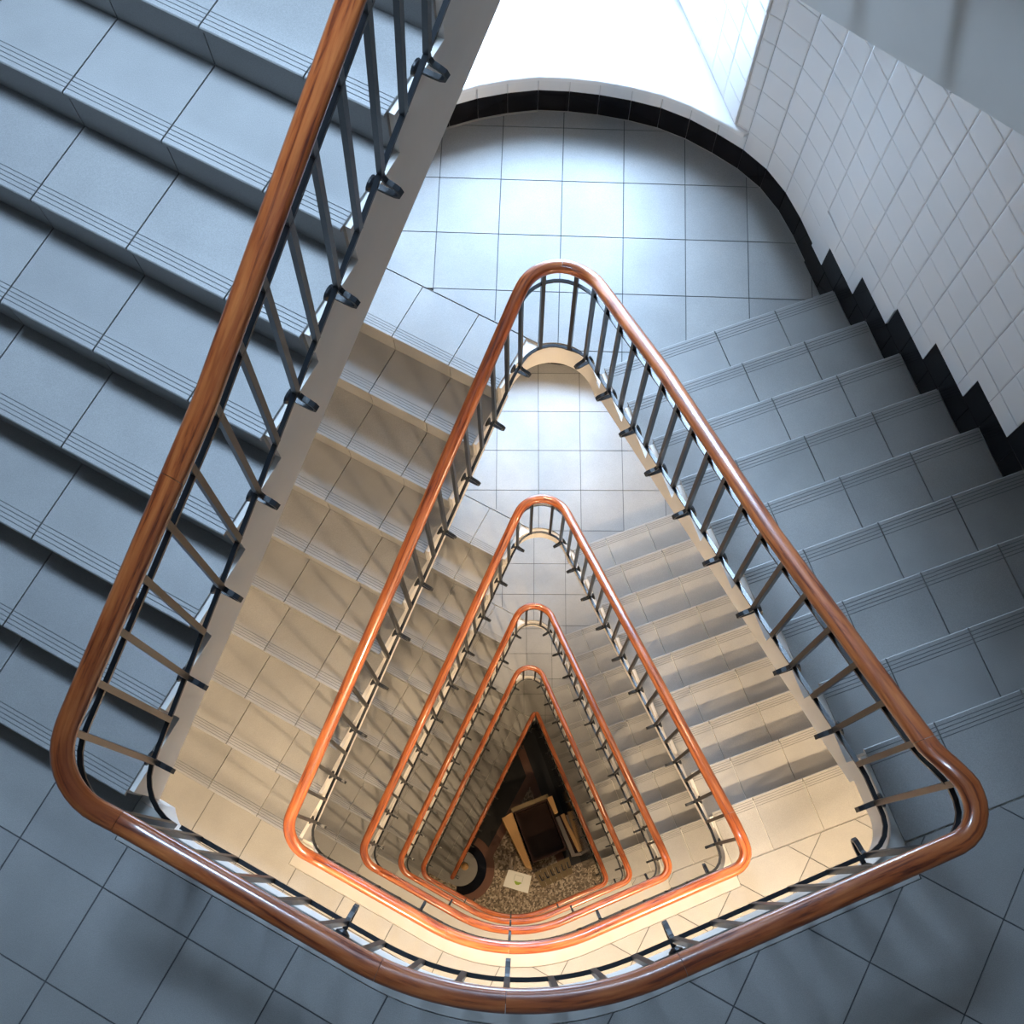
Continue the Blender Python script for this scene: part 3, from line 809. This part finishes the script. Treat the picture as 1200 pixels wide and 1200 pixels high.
# black glazed walls under the two lowest flights, brown border at their foot
def under_wall(name, F, lat, sA, sB, zf, t=0.1):
    V, F_ = [], []
    n = 12; pts = [sA + (sB - sA) * i / n for i in range(n + 1)]
    for s in pts: V += [(*F.p(s, lat), zg), (*F.p(s, lat), zf(s)), (*F.p(s, lat + t), zg), (*F.p(s, lat + t), zf(s))]
    for i in range(n):
        a, b = 4 * i, 4 * i + 4
        F_ += [[a, b, b + 1, a + 1], [a + 2, a + 3, b + 3, b + 2], [a + 1, b + 1, b + 3, a + 3], [a, a + 2, b + 2, b]]
    F_ += [[0, 1, 3, 2], [4 * n, 4 * n + 2, 4 * n + 3, 4 * n + 1]]
    o = mesh(name, V, F_, M['black_tile']); fixn(o.data); tag(o, kind='structure')
under_wall('wall_under_left_flight', FL, 0.905, SL1 + 0.25, 2.36, lambda s: min(zA[5] - 0.1, zg + max(0.17, (s - SL1) / GL * R_ - 0.02)))
under_wall('wall_under_right_flight', FR, 1.14, -2.30, 0.0, lambda s: min(zB[4] - 0.15, zA[5] + max(0, (s - SR1) / GR) * R_ - 0.05))
nb = 0
def band(pts, mat, z):
    global nb
    nb += 1; vs, fs = prism(pts, zg - 0.004, zg + z); tag(mesh('trim_%d' % nb, vs, fs, mat), kind='structure')
band([FL.p(-0.25, 0.905), FL.p(2.2, 0.905), FL.p(2.1, 0.64), FL.p(-0.25, 0.64)], M['black_floor'], 0.004)
band([FL.p(-0.2, 0.64), FL.p(2.1, 0.64), FL.p(2.05, 0.52), FL.p(-0.2, 0.52)], M['brown_stone'], 0.005)
band([FR.p(-2.2, 1.14), FR.p(-0.1, 1.14), FR.p(-0.1, 0.92), FR.p(-2.1, 0.92)], M['black_floor'], 0.006)
band([FR.p(-2.1, 0.92), FR.p(0.0, 0.92), FR.p(0.0, 0.80), FR.p(-2.05, 0.80)], M['brown_stone'], 0.007)
T_ = math.atan(450.0 / 1470.0)
def G(px, py, z):       # plan position of a picture point on the level z
    h = ZC - z; u, v = px - 600, py - 600; d = v * sin(T_) + 1470 * cos(T_)
    return (u * h / d, h * (1470 * sin(T_) - v * cos(T_)) / d)
# rounded bottom step and its bands
cb = G(539, 1017, zg + 0.16)
def ringp(r0, r1, a0, a1, z0, z1, n=28):
    P_ = [(cb[0] + r1 * cos(a0 + (a1 - a0) * i / n), cb[1] + r1 * sin(a0 + (a1 - a0) * i / n)) for i in range(n + 1)]
    Q_ = [(cb[0] + r0 * cos(a0 + (a1 - a0) * i / n), cb[1] + r0 * sin(a0 + (a1 - a0) * i / n)) for i in range(n, -1, -1)]
    return prism(P_ + (Q_ if r0 > 0 else []), z0, z1)
root = empty('bottom_step', (*cb, zg)); off = (*cb, zg); tag(root, 'rounded cream bottom step with black riser band at the foot of the lowest flight', 'step')
vs, fs = ringp(0, 0.26, 0, 2 * pi - 0.001, zg + 0.15, zg + 0.168, 40); mesh('tread', vs, fs, M['stone'], root, off)
vs, fs = ringp(0, 0.25, 0, 2 * pi - 0.001, zg + 0.015, zg + 0.15, 40); mesh('riser', vs, fs, M['black_tile'], root, off)
vs, fs = ringp(0.2, 0.39, radians(-100), radians(70), zg, zg + 0.012); mesh('black_band', vs, fs, M['black_tile'], root, off)
vs, fs = ringp(0.39, 0.51, radians(-100), radians(60), zg, zg + 0.010); mesh('brown_band', vs, fs, M['brown_stone'], root, off)

# things standing on the entrance floor, placed where their outlines fall
T_ = math.atan(450.0 / 1470.0)
def G(px, py, z):       # plan position of a picture point on the level z
    h = ZC - z; u, v = px - 600, py - 600; d = v * sin(T_) + 1470 * cos(T_)
    return (u * h / d, h * (1470 * sin(T_) - v * cos(T_)) / d)
zt = zg + 0.78
tl, trr, br, bl = G(601.3, 951.6, zt), G(642.5, 935.3, zt), G(664.2, 995, zt), G(625.2, 1011, zt)
cx = sum(p[0] for p in (tl, trr, br, bl)) / 4; cy = sum(p[1] for p in (tl, trr, br, bl)) / 4
ux = (trr[0] - tl[0] + br[0] - bl[0], trr[1] - tl[1] + br[1] - bl[1]); aw = hypot(*ux) / 2; ang = atan2(ux[1], ux[0])
vy = (tl[0] - bl[0] + trr[0] - br[0], tl[1] - bl[1] + trr[1] - br[1]); ad = hypot(*vy) / 2
def loc2(x, y): return (cx + x * cos(ang) - y * sin(ang), cy + x * sin(ang) + y * cos(ang))
def lbox(x0, x1, y0, y1, z0, z1): return prism([loc2(x0, y0), loc2(x1, y0), loc2(x1, y1), loc2(x0, y1)], z0, z1)
off = (cx, cy, zg); root = empty('wooden_chest', off); tag(root, 'dark brown open wooden chest standing in the middle of the entrance floor', 'chest')
w2, d2 = aw / 2, ad / 2
for a in ((-w2, w2, d2 - 0.03, d2), (-w2, w2, -d2, -d2 + 0.03), (-w2, -w2 + 0.03, -d2 + 0.03, d2 - 0.03), (w2 - 0.03, w2, -d2 + 0.03, d2 - 0.03)):
    vs, fs = lbox(*a, zg + 0.05, zt); mesh('side_panel', vs, fs, M['dark_wood'], root, off)
vs, fs = lbox(-w2 + 0.03, w2 - 0.03, -d2 + 0.03, d2 - 0.03, zg + 0.42, zg + 0.45); mesh('shelf', vs, fs, M['dark_wood'], root, off)
for sx in (-1, 1):
    for sy in (-1, 1):
        vs, fs = lbox(sx * (w2 - 0.03) - 0.02, sx * (w2 - 0.03) + 0.02, sy * (d2 - 0.03) - 0.02, sy * (d2 - 0.03) + 0.02, zg, zg + 0.05); mesh('leg', vs, fs, M['dark_wood'], root, off)
vs, fs = lbox(-w2 - 0.02, w2 + 0.02, d2, d2 + 0.06, zt - 0.03, zt); o = mesh('rear_rim', vs, fs, M['olive_wood'], root, off)
def quad_thing(name, pts, z0, z1, mat, label=None, cat=None, parent=None, off=(0, 0, 0)):
    P_ = [G(*p, z1) for p in pts]; vs, fs = prism(P_, z0, z1); o = mesh(name, vs, fs, mat, parent, off)
    if label: tag(o, label, cat)
    return o
# door leaf standing ajar at its left
quad_thing('door_leaf', [(588, 959), (600, 952), (624, 1019), (616, 1016)], zg, zg + 0.80, M['tan_wood'], 'tan wooden panel leaning against the left side of the dark chest', 'panel')
quad_thing('wooden_post', [(641, 935), (647, 932.5), (654, 952), (650, 954)], zg, zg + 0.85, M['tan_wood'], 'short tan wooden board at the rear right corner of the dark chest', 'board')
# metal rack with rails at its right
c0 = G(668, 985, zg + 0.6); off = (*c0, zg); root = empty('metal_rack', off); tag(root, 'slim brown metal rack with long rails on the right of the dark chest', 'rack')
for (a, b_) in (((653, 957), (672, 1002)), ((659, 954), (680, 998)), ((664, 955), (684, 996))):
    p, q = G(*a, zg + 0.62), G(*b_, zg + 0.62); d = (q[0] - p[0], q[1] - p[1]); n = hypot(*d); nx, ny = -d[1] / n * 0.03, d[0] / n * 0.03
    vs, fs = prism([(p[0] - nx, p[1] - ny), (q[0] - nx, q[1] - ny), (q[0] + nx, q[1] + ny), (p[0] + nx, p[1] + ny)], zg + 0.58, zg + 0.62)
    mesh('rail', vs, fs, M['tan_wood'] if a[0] == 659 else M['steel'], root, off)
P_ = [G(*p, zg + 0.58) for p in ((652, 957), (664, 952), (686, 997), (671, 1003))]
vs, fs = prism(P_, zg, zg + 0.57); mesh('cabinet', vs, fs, M['dark_wood'], root, off)
P_ = [G(*p, zg + 0.64) for p in ((669, 1001), (687, 998), (688, 1001), (670, 1004))]
vs, fs = prism(P_, zg + 0.55, zg + 0.64); mesh('end_bar', vs, fs, M['steel'], root, off)
# slatted bench with row of hooks in front of the chest
c0 = G(648, 1022, zg + 0.4); off = (*c0, zg); root = empty('hook_board', off); tag(root, 'brown slatted stand with a row of black hooks in front of the dark chest', 'stand')
A_, B_, C_, D_ = G(626, 1023, zg + 0.4), G(667, 1004, zg + 0.4), G(672, 1023, zg + 0.4), G(635, 1041, zg + 0.4)
for i in range(6):
    f0, f1 = i / 6 + 0.008, (i + 1) / 6 - 0.008
    L_ = lambda p, q, f: (p[0] + (q[0] - p[0]) * f, p[1] + (q[1] - p[1]) * f)
    vs, fs = prism([L_(A_, B_, f0), L_(A_, B_, f1), L_(D_, C_, f1), L_(D_, C_, f0)], zg + 0.37, zg + 0.40); mesh('slat', vs, fs, M['olive_wood'], root, off)
for f in (0.12, 0.88):
    p = L_(L_(A_, B_, f), L_(D_, C_, f), 0.5); vs, fs = boxv(p[0] - 0.03, p[0] + 0.03, p[1] - 0.03, p[1] + 0.03, zg, zg + 0.37); mesh('leg', vs, fs, M['dark_wood'], root, off)
for i in range(6):
    f = (i + 0.6) / 6.2; p = L_(L_(A_, B_, f), L_(D_, C_, f), 0.22); q = L_(L_(A_, B_, f), L_(D_, C_, f), 0.60); e = L_(q, L_(L_(A_, B_, f + 0.07), L_(D_, C_, f + 0.07), 0.60), 1.0)
    d = (q[0] - p[0], q[1] - p[1]); n = hypot(*d); nx, ny = -d[1] / n * 0.008, d[0] / n * 0.008
    V, F = join([prism([(p[0] - nx, p[1] - ny), (q[0] - nx, q[1] - ny), (q[0] + nx, q[1] + ny), (p[0] + nx, p[1] + ny)], zg + 0.40, zg + 0.425),
                 prism([(q[0], q[1] - 0.008), (e[0], e[1] - 0.008), (e[0], e[1] + 0.008), (q[0], q[1] + 0.008)], zg + 0.40, zg + 0.425)])
    mesh('hook', V, F, M['iron'], root, off)
# white board with its green emblem
zp = zg + 0.50
P_ = [G(596, 1018.8, zp), G(623, 1026.3, zp), G(618.7, 1047, zp), G(589.4, 1038.3, zp)]
c0 = (sum(p[0] for p in P_) / 4, sum(p[1] for p in P_) / 4); off = (*c0, zg); root = empty('white_sign', off); tag(root, 'square white sign with green and grey print on the speckled entrance floor', 'sign')
vs, fs = prism(P_, zp - 0.015, zp); mesh('panel', vs, fs, M['paper'], root, off)
L_ = lambda p, q, f: (p[0] + (q[0] - p[0]) * f, p[1] + (q[1] - p[1]) * f)
def W(a, b): return L_(L_(P_[0], P_[1], a), L_(P_[3], P_[2], a), b)
vs, fs = prism([W(0.36, 0.55), W(0.42, 0.52), W(0.52, 0.55), W(0.62, 0.52), W(0.68, 0.55), W(0.56, 0.70), W(0.50, 0.72), W(0.44, 0.70)], zp, zp + 0.002); mesh('green_emblem', vs, fs, M['green'], root, off)
V, F = join([prism([W(a, 0.16), W(a + 0.03, 0.16), W(a + 0.03, 0.50), W(a, 0.50)], zp, zp + 0.0015) for a in (0.32, 0.66)] + [prism([W(0.32, 0.16), W(0.69, 0.16), W(0.69, 0.19), W(0.32, 0.19)], zp, zp + 0.0015)])
mesh('grey_print', V, F, M['greyprint'], root, off)
vs, fs = prism([W(0.45, 0.45), W(0.55, 0.45), W(0.55, 0.55), W(0.45, 0.55)], zg, zp - 0.015); mesh('post', vs, fs, M['steel'], root, off)
vs, fs = prism([W(0.15, 0.3), W(0.85, 0.3), W(0.85, 0.8), W(0.15, 0.8)], zg, zg + 0.02); mesh('foot_plate', vs, fs, M['steel'], root, off)
quad_thing('metal_strip', [(598, 1004), (602, 1005), (600, 1018), (596, 1017)], zg, zg + 0.5, M['steel'], 'narrow grey upright strip just behind the white sign', 'strip')

# ------------------------------------------------------------------ warm ceiling lamps under the wide landings
WARM = (1.0, 0.74, 0.46)
for i in range(1, 6):
    z = zB[i - 1] - 0.2
    for (x, y, w) in (((1.5, -1.35, 0.75), (-1.35, -1.2, 0.45)) if i == 1 else ((1.35, -1.35, 0.85), (-1.2, -1.2, 0.15))):
        vs, fs = prism([(x + 0.16 * cos(2 * pi * q / 24), y + 0.16 * sin(2 * pi * q / 24)) for q in range(24)], z - 0.05, z)
        o = mesh('ceiling_lamp', vs, fs, M['lamp']); o.location = (0, 0, 0)
        tag(o, 'round warm ceiling lamp under the %s side of the wide landing of storey %s' % ('right' if x > 0 else 'left', ['', 'one', 'two', 'three', 'four', 'five'][i]), 'lamp', 'ceiling lamps under the landings')
        area('lamp_light', (x, y, z - 0.06), (0, 0, 0), 0.16, 0.16, LAMP_POWER[i] * w, WARM)

# warm lamps under the pointed landings
for i, pw in ((2, 20), (3, 25), (4, 30), (5, 8)):
    x, y, z = 0.35, 3.15, zA[i - 1] - 0.2
    vs, fs = prism([(x + 0.13 * cos(2 * pi * q / 24), y + 0.13 * sin(2 * pi * q / 24)) for q in range(24)], z - 0.05, z)
    o = mesh('ceiling_lamp', vs, fs, M['lamp'])
    tag(o, 'small warm ceiling lamp lighting the pointed landing of the %s loop' % ['', '', 'second', 'third', 'fourth', 'fifth'][i], 'lamp', 'ceiling lamps under the pointed landings')
    area('lamp_light', (x, y, z - 0.06), (0, 0, 0), 0.2, 0.2, pw, WARM)
